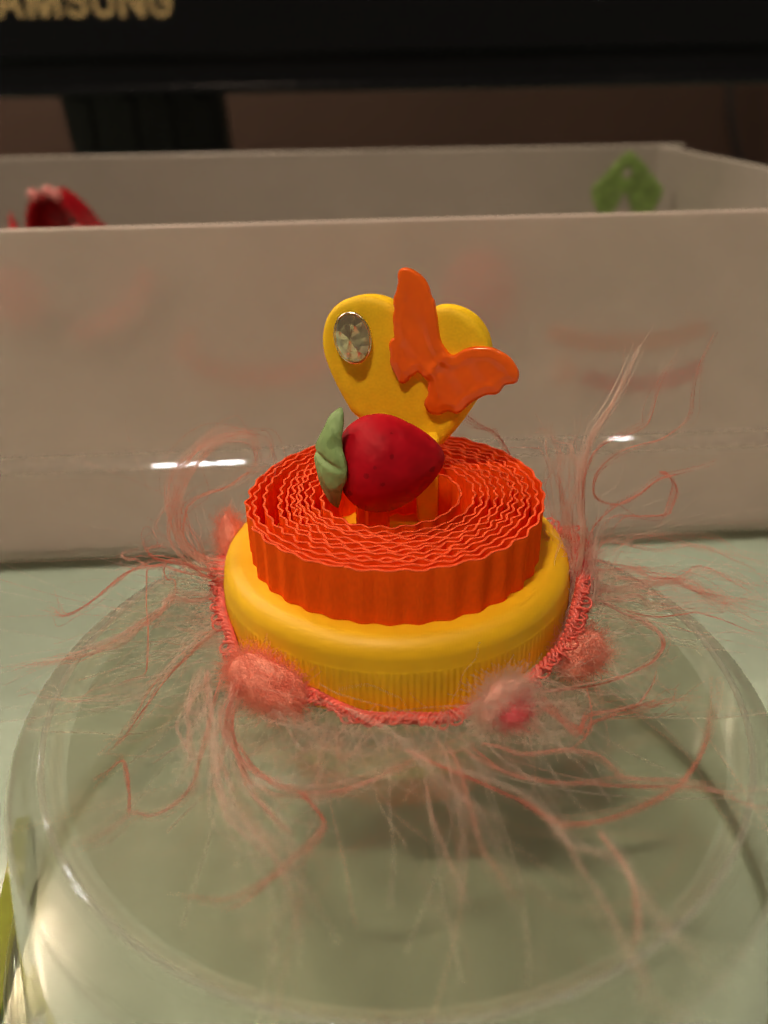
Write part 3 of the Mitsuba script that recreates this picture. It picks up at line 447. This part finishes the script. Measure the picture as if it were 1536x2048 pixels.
sc = 1 + .0035 * rib * np.sign(np.sin(ang * 26)) * np.abs(np.sin(ang * 26)) ** .6
v[:, :2] *= sc[:, None]
add('plastic_cup__side', (v + [CUPX, CUPY, 0], f), 'wall_plastic', True)
v2, f2 = revolve(arc(43.1 * K, TZ + 1.1, 1.0, 130, -150, 14), 220)
for r_, z_, w_ in ((35.0 * K, 1.26, .30), (38.4 * K, -2.1, .22)):
    a_ = np.linspace(0, 2 * np.pi, 241)
    add('plastic_cup__ridge', tubes(np.stack([CUPX + r_ * np.cos(a_), CUPY + r_ * np.sin(a_), np.full(241, z_)], -1), w_, 10), 'ridge_plastic', True)
add('plastic_cup__rolled_rim', (v2 + [CUPX, CUPY, 0], f2), 'wall_plastic', True)
tag('plastic_cup', 'clear plastic cup turned upside down under the yellow bottle cap', 'plastic cup')

# ------------------------------------------------------------------ yellow bottle cap
def cap_profile(th):
    return None
NT, secs = 190, 1520
prof = [(0.02, 8.75), (8, 8.78), (17.2, 8.8)] + arc(17.45, 6.65, 2.15, 88, 6, 14) + [(19.66, 6.2), (19.7, 5.9), (19.72, 5.75)]
zs = np.linspace(5.6, .35, 8)
prof += [(19.8, z) for z in zs] + [(19.7, .05), (19.2, .05), (18.6, .1), (18.4, 1.0), (18.2, 7.2), (17.4, 7.8), (.02, 7.9)]
v, f = revolve(prof, secs)
ang = np.arctan2(v[:, 1], v[:, 0]); rr = np.linalg.norm(v[:, :2], axis=1)
k = np.clip((5.75 - v[:, 2]) / .35, 0, 1) * (rr > 19.5)
rid = np.clip(np.sin(ang * NT) * 1.6, -1, 1)
v[:, :2] *= (1 + .0024 * k * rid)[:, None]
add('bottle_cap', (v + [CX, 0, .1], f), 'yellow_plastic', True)
tag('bottle_cap', 'round yellow ribbed bottle cap turned flat side up on the clear cup', 'bottle cap')

# ------------------------------------------------------------------ orange corrugated paper coil
turns, r0, r1 = 12.14, 16.45, 2.6
N = 7000
u = np.linspace(0, 1, N)
th = math.radians(205) + u * turns * 2 * math.pi
base = np.interp(u * turns, [0, 3.0, 10.6, 11.1, 11.5, 11.8, turns], [r0, 14.2, 8.6, 8.0, 6.9, 5.0, r1])
def bumpf(t, c, w):
    d = (t - c + math.pi) % (2 * math.pi) - math.pi
    return np.exp(-(d / w) ** 2)
tn = u * turns
base = base - .9 * bumpf(th, math.radians(183), .5) * np.clip((tn - 3.2) / .5, 0, 1) * np.clip((9.5 - tn) / 4.5, 0, 1)
base = base + .8 * bumpf(th, math.radians(183), .6) * np.clip((3.0 - tn) / .6, 0, 1) * np.clip(tn / 1.5, 0, 1) * .55
base = base + .14 * np.sin(th * 2 + .6) * np.clip(tn / 2, 0, 1)
end = np.clip((tn - (turns - .62)) / .62, 0, 1)
s = np.concatenate([[0], np.cumsum(np.hypot(np.diff(base * np.cos(th)), np.diff(base * np.sin(th))))])
rngp = np.random.default_rng(11)
lam = np.interp(u * turns, [0, 1.0, 1.6, 13], [3.0, 3.0, 2.2, 2.2])
ph = 2 * math.pi * np.concatenate([[0], np.cumsum(np.diff(s) / lam[1:])]) + 1.2 * np.interp(s, np.linspace(0, s[-1], 90), rngp.normal(0, 1, 90).cumsum() * .8)
amp = np.interp(tn, [0, 1, 2, 9], [.14, .20, .21, .21]) * np.interp(s, np.linspace(0, s[-1], 160), rngp.uniform(.25, 1.5, 160))
base = base + .09 * np.interp(s, np.linspace(0, s[-1], 110), rngp.normal(0, 1, 110))
rad = base + amp * np.sin(ph)
c = np.stack([rad * np.cos(th), rad * np.sin(th)], 1)
tg = np.gradient(c, axis=0); tg /= np.linalg.norm(tg, axis=1, keepdims=True)
nr = np.stack([tg[:, 1], -tg[:, 0]], 1)
topz = 15.2 + .32 * (np.interp(s, np.linspace(0, s[-1], 60), rngp.normal(0, 1, 60)) * .35) - .35 * np.clip(tn / turns, 0, 1) + .05 * np.sin(ph * .5)
botz = np.full(N, 8.95)
hw = .11
rows = []
for off, z in ((hw, botz), (hw, topz), (-hw, topz), (-hw, botz)):
    rows.append(np.c_[c + nr * off + [CX, 0], z])
V = np.stack(rows, 1)
def strip_faces(cols):
    i, j = np.meshgrid(np.arange(N - 1), np.array(cols), indexing='ij')
    q = np.stack([i * 4 + j, i * 4 + (j + 1) % 4, (i + 1) * 4 + (j + 1) % 4, (i + 1) * 4 + j], -1).reshape(-1, 4)
    return np.vstack([q[:, [0, 1, 2]], q[:, [0, 2, 3]]])
mid = V.copy()
sheet = np.stack([np.c_[c + [CX, 0], botz], np.c_[c + [CX, 0], topz - .02]], 1)
i = np.arange(N - 1)
q = np.stack([i * 2, i * 2 + 1, i * 2 + 3, i * 2 + 2], -1)
add('paper_coil__corrugated_strip', (sheet.reshape(-1, 3), np.vstack([q[:, [0, 1, 2]], q[:, [0, 2, 3]]])), 'orange_paper', True)
ew = np.stack([np.c_[c + nr * hw + [CX, 0], topz - .10], np.c_[c + nr * hw + [CX, 0], topz], np.c_[c - nr * hw + [CX, 0], topz], np.c_[c - nr * hw + [CX, 0], topz - .10]], 1)
add('paper_coil__cut_edge', (ew.reshape(-1, 3), strip_faces([0, 1, 2])), 'orange_paper_edge', False)
tag('paper_coil', 'coil of orange corrugated paper strip standing on the yellow bottle cap', 'paper coil')

# ------------------------------------------------------------------ heart, butterfly, rhinestone
P0 = np.array([6.70, 5.5, 17.93])
E1 = np.array([.97029573, -.2419219, 0.0]); EN = np.array([-.23894344, -.95834978, .15643447]); E2 = np.array([.03784492, .15178769, .98768834])
HM = np.eye(4); HM[:3, 0], HM[:3, 1], HM[:3, 2], HM[:3, 3] = E1, E2, EN, P0
def on_heart(m, off):
    m = m.copy() if not isinstance(m, tuple) else trimesh.Trimesh(*m, process=False)
    m.apply_translation([0, 0, off]); m.apply_transform(HM); return m
hp = smooth_outline(HEART, 2)
h = pillow(hp, 3.3, 1.0, .45, back=2.4)
h.vertices[:, 2] += np.where(h.vertices[:, 2] > .5, .06 * (meshkit.fbm(h.vertices * .35, 2) - .5), 0)
add('foam_heart__heart', on_heart(h, -3.3), 'yellow_foam', 35)
pg = box(-1.2, 1.3, -1.2, 1.2, -9.1, 1.6, .4)
pg.apply_translation([P0[0] - 1.6, P0[1] - .4, P0[2]])
add('foam_heart__peg', pg, 'yellow_foam', 30)
tag('foam_heart', 'yellow foam heart standing upright behind the clay strawberry', 'heart')
bp = np.array(BUTTERFLY)
BPoly = Polygon(smooth_outline(bp, 1))
axis = np.array(BBODY)
bl = LineString(axis)
def bbumps(A, d):
    q = shapely.points(A)
    body = np.exp(-(shapely.distance(bl, q) / .55) ** 2) * .22
    ridge = np.exp(-((d - 1.0) / .35) ** 2) * .08 * (d > .3)
    vein = .05 * np.sin(A[:, 0] * 2.0 + A[:, 1] * 1.3) * np.clip(d / 1.0, 0, 1)
    return (body + ridge + vein) * np.clip(d / .35, 0, 1)
bm = pillow(np.array(BPoly.exterior.coords)[:-1], .8, .36, .2, back=.45, bumps=bbumps)
add('butterfly__wings', on_heart(bm, .02), 'orange_gel', 50)
tag('butterfly', 'glossy orange butterfly stuck on the front of the yellow heart', 'butterfly')
# rhinestone: faceted crown over foil facets
gc, gt, gb, gr_, gl = [np.array(GEM[i]) for i in (0, 3, 4, 2, 1)]
g_rx, g_ry, g_rot = 2.02, 2.72, math.radians(12)
def gem_ring(r, z, n=12, ph=0.0):
    a = np.arange(n) * 2 * np.pi / n + ph
    p = np.stack([g_rx * r * np.cos(a), g_ry * r * np.sin(a)], 1)
    R_ = np.array([[math.cos(g_rot), -math.sin(g_rot)], [math.sin(g_rot), math.cos(g_rot)]])
    return np.c_[p @ R_.T + np.array(GEM[0]), np.full(n, z)]
crown = np.vstack([gem_ring(.46, 1.95, 8, .13), gem_ring(.80, 1.50, 8, .13 + np.pi / 8), gem_ring(1.0, .80, 16, .13), gem_ring(1.0, .45, 16, .13)])
pav = np.vstack([gem_ring(.98, .42, 12, .13), gem_ring(.56, .98, 12, .13 + np.pi / 12), np.r_[GEM[0], 1.24][None]])
pav[12:24, 2] += np.random.default_rng(8).uniform(-.16, .16, 12)
import manifold3d as m3
hull = trimesh.convex.convex_hull(crown)
add('rhinestone__crown', on_heart(hull, .06), 'gem_glass')
fo = []
for k in range(12):
    fo += [(k, (k + 1) % 12, 12 + k), ((k + 1) % 12, 12 + (k + 1) % 12, 12 + k), (12 + k, 12 + (k + 1) % 12, 24)]
add('rhinestone__foil_back', on_heart((pav, np.array(fo)), .03), 'gem_foil')
rim = np.vstack([gem_ring(1.02, .66, 48), gem_ring(1.07, .55, 48), gem_ring(1.06, .02, 48)])
ff = [(r * 48 + a, r * 48 + (a + 1) % 48, (r + 1) * 48 + (a + 1) % 48, (r + 1) * 48 + a) for r in range(2) for a in range(48)]
add('rhinestone__rim', on_heart((rim, np.vstack([np.array(ff)[:, [0, 1, 2]], np.array(ff)[:, [0, 2, 3]]])), .02), 'gem_foil', False)
tag('rhinestone', 'oval faceted clear rhinestone on the upper left of the yellow heart', 'rhinestone')

# ------------------------------------------------------------------ clay strawberry with its calyx
S0 = np.array([-4.9, -2.2, 19.15]); S1 = np.array([6.7, .6, 18.9])     # stem end, tip
ax_ = (S1 - S0) / np.linalg.norm(S1 - S0); L = np.linalg.norm(S1 - S0)
tt = np.linspace(0, 1, 60)
rp = 5.5 * np.sin(np.pi * np.clip(tt, 0, 1) ** .74) ** .60 * (1 - .10 * tt)
rp = np.where(tt < .02, rp, rp)
v, f = revolve(np.c_[np.maximum(rp, .01), tt * L], 96)
side1 = np.cross(ax_, [0, 0, 1.0]); side1 /= np.linalg.norm(side1); side2 = np.cross(side1, ax_)
dv = meshkit.fbm(v * .22 + 9, 3) - .5
dd = 1 + .07 * dv
v[:, :2] *= dd[:, None]
# pricked seed marks
rs = np.random.default_rng(3)
for kk in range(16):
    tq = rs.uniform(.12, .92); aq = rs.uniform(0, 2 * np.pi)
    rq = np.interp(tq, tt, rp)
    cpt = np.array([rq * math.cos(aq), rq * math.sin(aq), tq * L])
    dist = np.linalg.norm(v - cpt, axis=1)
    v[:, :2] *= (1 - .02 * np.exp(-(dist / .34) ** 2))[:, None]
W = S0 + v[:, :1] * side1 + v[:, 1:2] * side2 + v[:, 2:] * ax_
add('strawberry__berry', (W, f), 'red_clay', True)
# calyx: a thick soft star pressed on the stem end
nl = 140
a = np.linspace(0, 2 * np.pi, nl, endpoint=False)
co_ = smooth_outline([(.1, 5.9), (-1.0, 5.5), (-1.5, 3.6), (-2.8, 1.8), (-3.6, .2), (-3.2, -1.8), (-2.3, -3.4), (-1.5, -5.2), (-.2, -5.9), (1.0, -5.0), (2.3, -3.0), (3.5, -.8), (3.3, 1.0), (1.9, 2.6), (1.3, 4.6)], 2)
ca_ = np.unwrap(np.arctan2(co_[:, 1], co_[:, 0])); o_ = np.argsort(np.mod(ca_, 2 * np.pi))
rl = np.interp(a, np.mod(ca_, 2 * np.pi)[o_], np.hypot(*co_.T)[o_], period=2 * np.pi)
nr_ = 16
V = []
for i_ in range(nr_ + 1):
    V.append(np.stack([rl * (i_ / nr_) * np.cos(a), rl * (i_ / nr_) * np.sin(a)], 1))
A = np.concatenate(V)
rad_n = np.concatenate([np.full(nl, i_ / nr_) for i_ in range(nr_ + 1)])
r_abs = np.linalg.norm(A, axis=1)
thk = .72 * np.sqrt(np.clip(1 - rad_n ** 4, 0, 1))
bend = -.045 * r_abs ** 2 + .5 * (meshkit.fbm(np.c_[A * .45, A[:, :1] * 0], 3, 4) - .5)
crease = -.45 * np.exp(-(np.abs(A[:, 1] - .25) / .35) ** 2) * np.exp(-(A[:, 0] / 3) ** 2)
frontv = np.c_[A, bend + thk + crease]; backv = np.c_[A, bend - thk]
fc = []
for i_ in range(nr_):
    for j_ in range(nl):
        p, q_, r2, s2 = i_ * nl + j_, i_ * nl + (j_ + 1) % nl, (i_ + 1) * nl + (j_ + 1) % nl, (i_ + 1) * nl + j_
        fc += [(p, q_, r2), (p, r2, s2)]
fc = np.array(fc)
cal = trimesh.Trimesh(np.vstack([frontv, backv]), np.vstack([fc, fc[:, ::-1] + len(A)]), process=False)
cal.merge_vertices()
cn = np.array([-.88, -.46, .10]); cn /= np.linalg.norm(cn)
cu = np.array([.02, .0, 1.0]); cu -= cn * (cu @ cn); cu /= np.linalg.norm(cu); cr = np.cross(cu, cn)
M = np.eye(4); M[:3, 0], M[:3, 1], M[:3, 2] = cr, cu, cn; M[:3, 3] = S0 + np.array([-1.0, -.35, .9])
cal.apply_transform(M)
add('strawberry__calyx', cal, 'green_clay', True)
tag('strawberry', 'red clay strawberry with a green leaf cap lying on the orange paper coil', 'strawberry')

# ------------------------------------------------------------------ eyelash yarn round the cap
rf = np.random.default_rng(42)
def wobble(k, n, scale, freq):
    """Smooth random offsets (k, n, 3)."""
    m = max(3, freq)
    c = rf.normal(0, 1, (k, m, 3))
    s = np.linspace(0, m - 1.0001, n); i = s.astype(int); t = (s - i)[None, :, None]; t = t * t * (3 - 2 * t)
    return scale * (c[:, i] * (1 - t) + c[:, np.minimum(i + 1, m - 1)] * t)
WHITE, PINK, CORAL = np.array([.88, .74, .66]), np.array([.82, .46, .38]), np.array([.68, .19, .14])
def bundle(P, n, w, c, k=1.0):
    """A lock of fibres along P: a few loose sub-locks of hair-thin strands, each strand with its own tint."""
    N = 54
    base = catmull(P, N)
    s = np.linspace(0, 1, N)
    env = (.30 + .70 * np.sin(np.pi * np.clip(s * .9 + .1, 0, 1)) ** .5 + 1.6 * np.clip((s - .7) / .3, 0, 1) ** 2)
    g = max(1, n // 6)
    gi = rf.integers(0, g, n)
    goff = (rf.normal(0, 1, (g, 1, 3)) * .45 * w * env[None, :, None] + wobble(g, N, .35 * w, 6))[gi]
    Q = base[None] + goff + rf.normal(0, 1, (n, 1, 3)) * .13 * w * env[None, :, None] + wobble(n, N, .08 * w + .015, 8) + wobble(n, N, .010, 18)
    m = max(1, n // 5)
    Q[:m] += wobble(m, N, 1.0 * w + .35, 5) * s[None, :, None] ** 1.3
    cut = rf.uniform(.66, 1.0, n)
    cut[: max(1, n // 3)] = 1.0
    out = np.empty_like(Q)
    for i in range(n):
        t = s * cut[i] * (N - 1); j = np.minimum(t.astype(int), N - 2); q = (t - j)[:, None]
        out[i] = Q[i, j] * (1 - q) + Q[i, j + 1] * q
    out[..., 2] = np.where(np.hypot(out[..., 0] - CUPX, out[..., 1] - CUPY) < 34, np.maximum(out[..., 2], .12), out[..., 2])
    r = k * rf.uniform(.011, .021, (n, 1)) * (1.15 - .5 * s[None] ** 3)
    mixw = np.clip(rf.normal((.06, .38, .72)[c], .28, n), 0, 1)[:, None]
    col = np.where(mixw < .5, WHITE * (1 - 2 * mixw) + PINK * 2 * mixw, PINK * (2 - 2 * mixw) + CORAL * (2 * mixw - 1))
    return tubes(out, r, 4), np.repeat(col, N * 4, 0)
for S in STRANDS:
    msh, col = bundle(np.array(S['p']), int(S['n'] * 1.5) + 3, S['w'] * 1.5, S['c'], S.get('r', 1.1))
    add('yarn__fibre_bundle', msh, 'fibre_tinted', True, color=col)

# twisted core thread with small loops, wound round the foot of the cap
ca = np.radians(np.linspace(-262, 98, 700))
cz = np.interp(np.degrees(ca), [-262, -200, -180, -165, -140, -115, -95, -70, -54, -42, -25, -10, 2, 25, 98], [3.4, 3.6, 4.6, 3.6, 1.4, 2.2, .9, .8, .9, 3.3, 5.3, 7.0, 7.4, 5.4, 3.4])
cr_ = 20.5 + .6 * np.exp(-((np.degrees(ca) + 25) / 28) ** 2) + .25 * np.sin(ca * 7) + .12 * np.sin(ca * 17)
core = np.stack([CX + cr_ * np.cos(ca), cr_ * np.sin(ca), cz + .25 * np.sin(ca * 11)], -1)
ply_ = []
for k in range(4):
    t_ = ca * 62 + k * np.pi / 2
    ply_.append(core + .40 * np.stack([np.cos(t_) * np.cos(ca), np.cos(t_) * np.sin(ca), np.sin(t_)], -1))
add('yarn__core_thread', tubes(np.array(ply_), .25, 6), 'yarn_coral', True)
lp = []
for k in range(260):
    i = rf.integers(5, 695); o = core[i]; d = np.array([math.cos(ca[i]), math.sin(ca[i]), 0]); tz = np.array([-d[1], d[0], 0])
    b_ = np.linspace(-.6, 2 * np.pi + .6, 26); R = rf.uniform(.3, .7); tw = rf.uniform(-1, 1)
    e = tz * math.cos(tw) + np.array([0, 0, 1]) * math.sin(tw)
    lp.append(o + np.outer((1 - np.cos(b_)) * R * 1.1, d + np.array([0, 0, rf.uniform(-.3, .5)])) + np.outer(np.sin(b_) * R, e) + np.outer(b_ * .05, np.cross(d, e)))
add('yarn__loop_nubs', tubes(np.array(lp), .13, 5), 'yarn_coral', True)
labels['yarn__loop_nubs'] = {'kind': 'stuff'}

# fluffy slubs of the yarn
def tuft(at, size, m, n, hair, seed, rot=0.0, core=True):
    r_ = np.random.default_rng(seed)
    s = trimesh.creation.icosphere(4, 1.0)
    dv = meshkit.fbm(s.vertices * 1.3 + seed, 4) - .5
    s.vertices *= (1 + .55 * dv)[:, None]
    idx = r_.choice(len(s.vertices), n, replace=True)
    p = s.vertices[idx]; nn = s.vertex_normals[idx]
    sz = np.array(size)
    R = trimesh.transformations.rotation_matrix(rot, [0, 0, 1])[:3, :3]
    n_s = 8; u_ = np.linspace(0, 1, n_s)
    ln = r_.uniform(.4, 1.0, (n, 1, 1)) * hair
    dirs = nn + r_.normal(0, .9, nn.shape); dirs /= np.linalg.norm(dirs, axis=1, keepdims=True)
    curl = r_.normal(0, .55, (n, 3))
    H = (p * sz * .9)[:, None] + dirs[:, None] * u_[None, :, None] * ln + curl[:, None] * (u_[None, :, None] ** 2) * ln
    H = H @ R.T + at
    return tubes(H, .015, 3), ((s.vertices * sz * .93) @ R.T + at, s.faces)
TU = [((-12.1, -16.9, 2.5), (5.3, 2.5, 2.7), 'tuft_salmon', 4200, 1.5, 1, math.radians(-38), True, 'large salmon fluffy slub at the front left of the cap'),
      ((20.2, -12.8, 2.0), (2.9, 2.2, 2.6), 'tuft_salmon', 2400, 1.4, 2, math.radians(30), True, 'salmon fluffy slub at the right of the cap'),
      ((11.9, -21.4, 2.1), (1.9, 1.2, 1.2), 'tuft_hot', 900, 1.3, 3, math.radians(35), True, 'hot pink heart of the front right slub'),
      ((11.0, -20.2, 2.3), (3.3, 1.5, 2.4), 'tuft_pink', 2600, 1.7, 7, math.radians(35), True, 'pale pink fluffy slub at the front right'),
      ((-18.6, 5.2, 6.4), (1.6, 3.0, 3.0), 'tuft_salmon', 1500, 1.4, 4, math.radians(20), True, 'coral slub behind the left of the cap'),
      ((22.2, -2.4, 4.9), (1.2, 3.0, 3.2), 'tuft_hot', 1300, 1.5, 5, math.radians(-10), True, 'deep coral slub at the far right of the cap'),
      ((15.6, -21.2, 1.0), (3.2, 1.8, 1.2), 'fibre_white', 500, 2.0, 6, math.radians(30), False, 'whitish thin fluff below the right slub')]
for at, size, m, n, hair, seed, rot, core_, lab in TU:
    fz, co = tuft(np.array(at, float), size, m, n, hair, seed, rot, core_)
    fm = {'tuft_salmon': 'fuzz_salmon', 'tuft_hot': 'fuzz_hot', 'tuft_pink': 'fibre_white'}.get(m, m)
    if core_:
        k = add('yarn__slub', co, m, True)
        f2 = add(k + '__fuzz', fz, fm, True)
        labels[f2] = {'kind': 'stuff'}
    else:
        k = add('yarn__slub', fz, fm, True)
    labels[k] = {'label': lab}
# loose hair-thin wisps all round, most of them hanging towards the camera
n = 760
wa = np.concatenate([rf.uniform(-165, -20, 400), rf.uniform(-215, -150, 160), rf.uniform(-30, 40, 200)])
wa = np.radians(wa)
d = np.stack([np.cos(wa), np.sin(wa), np.zeros(n)], -1)
st0 = np.array([CX, 0, 0]) + d * 20.6 + np.c_[np.zeros((n, 2)), np.interp(np.degrees(wa), [-180, -140, -90, -45, -20, 20], [4, 1.8, 1.2, 2, 4, 4]) + rf.normal(0, .5, n)]
ln = rf.gamma(2.2, 4.2, n).clip(2, 30)
sp = d + np.stack([rf.normal(0, .55, n), rf.normal(0, .55, n), rf.normal(.12, .25, n)], -1)
sp /= np.linalg.norm(sp, axis=1, keepdims=True)
s = np.linspace(0, 1, 30)
curl = rf.normal(0, .32, (n, 3)) * [1, 1, .5]
Wq = st0[:, None] + sp[:, None] * (s[None, :, None] * ln[:, None, None]) + curl[:, None] * (s[None, :, None] ** 2) * ln[:, None, None] + wobble(n, 30, .35, 5) * s[None, :, None]
Wq[..., 2] = np.maximum(Wq[..., 2], np.where(np.hypot(Wq[..., 0] - CUPX, Wq[..., 1] - CUPY) < 36, .12, -3.0))
inside = np.hypot(Wq[..., 0] - CX, Wq[..., 1]) < 20.2
keep = ~inside.any(1)
Wq = Wq[keep]; nk_ = len(Wq)
hf = nk_ * 6 // 10
perm = rf.permutation(nk_)
for part, mm_, lab in ((perm[:hf], 'fibre_white', 'whitish loose wisps'), (perm[hf:], 'fibre_pink', 'pink loose wisps')):
    k = add('yarn__wisps', tubes(Wq[part], rf.uniform(.013, .024, (len(part), 1)), 3), mm_, True)
    labels[k] = {'label': lab, 'kind': 'stuff'}
tag('yarn', 'pink and coral fringed eyelash yarn wound loosely round the yellow bottle cap', 'yarn')

# ------------------------------------------------------------------ the bit of green clear plastic at the table's near left
P = catmull([(-46.5, -8, -26.4), (-44.6, -13.2, -24.6), (-43.2, -17.4, -24.0), (-42.4, -21.5, -24.8), (-41.8, -26, -25.8), (-41.0, -32, -26.5), (-40.4, -39, -26.8)], 60)
wv = P.copy(); wv[:, 2] += .08 * np.sin(np.linspace(0, 11, 60))
add('plastic_strip', ribbon(wv, np.interp(np.linspace(0, 1, 60), [0, .3, .55, 1], [1.6, 1.9, 2.6, 3.2]), .35, (math.cos(.25), math.sin(.25), 0)), 'green_gel', 40)
tag('plastic_strip', 'glossy yellow green strip of clear plastic on the table at the left edge', 'plastic strip')
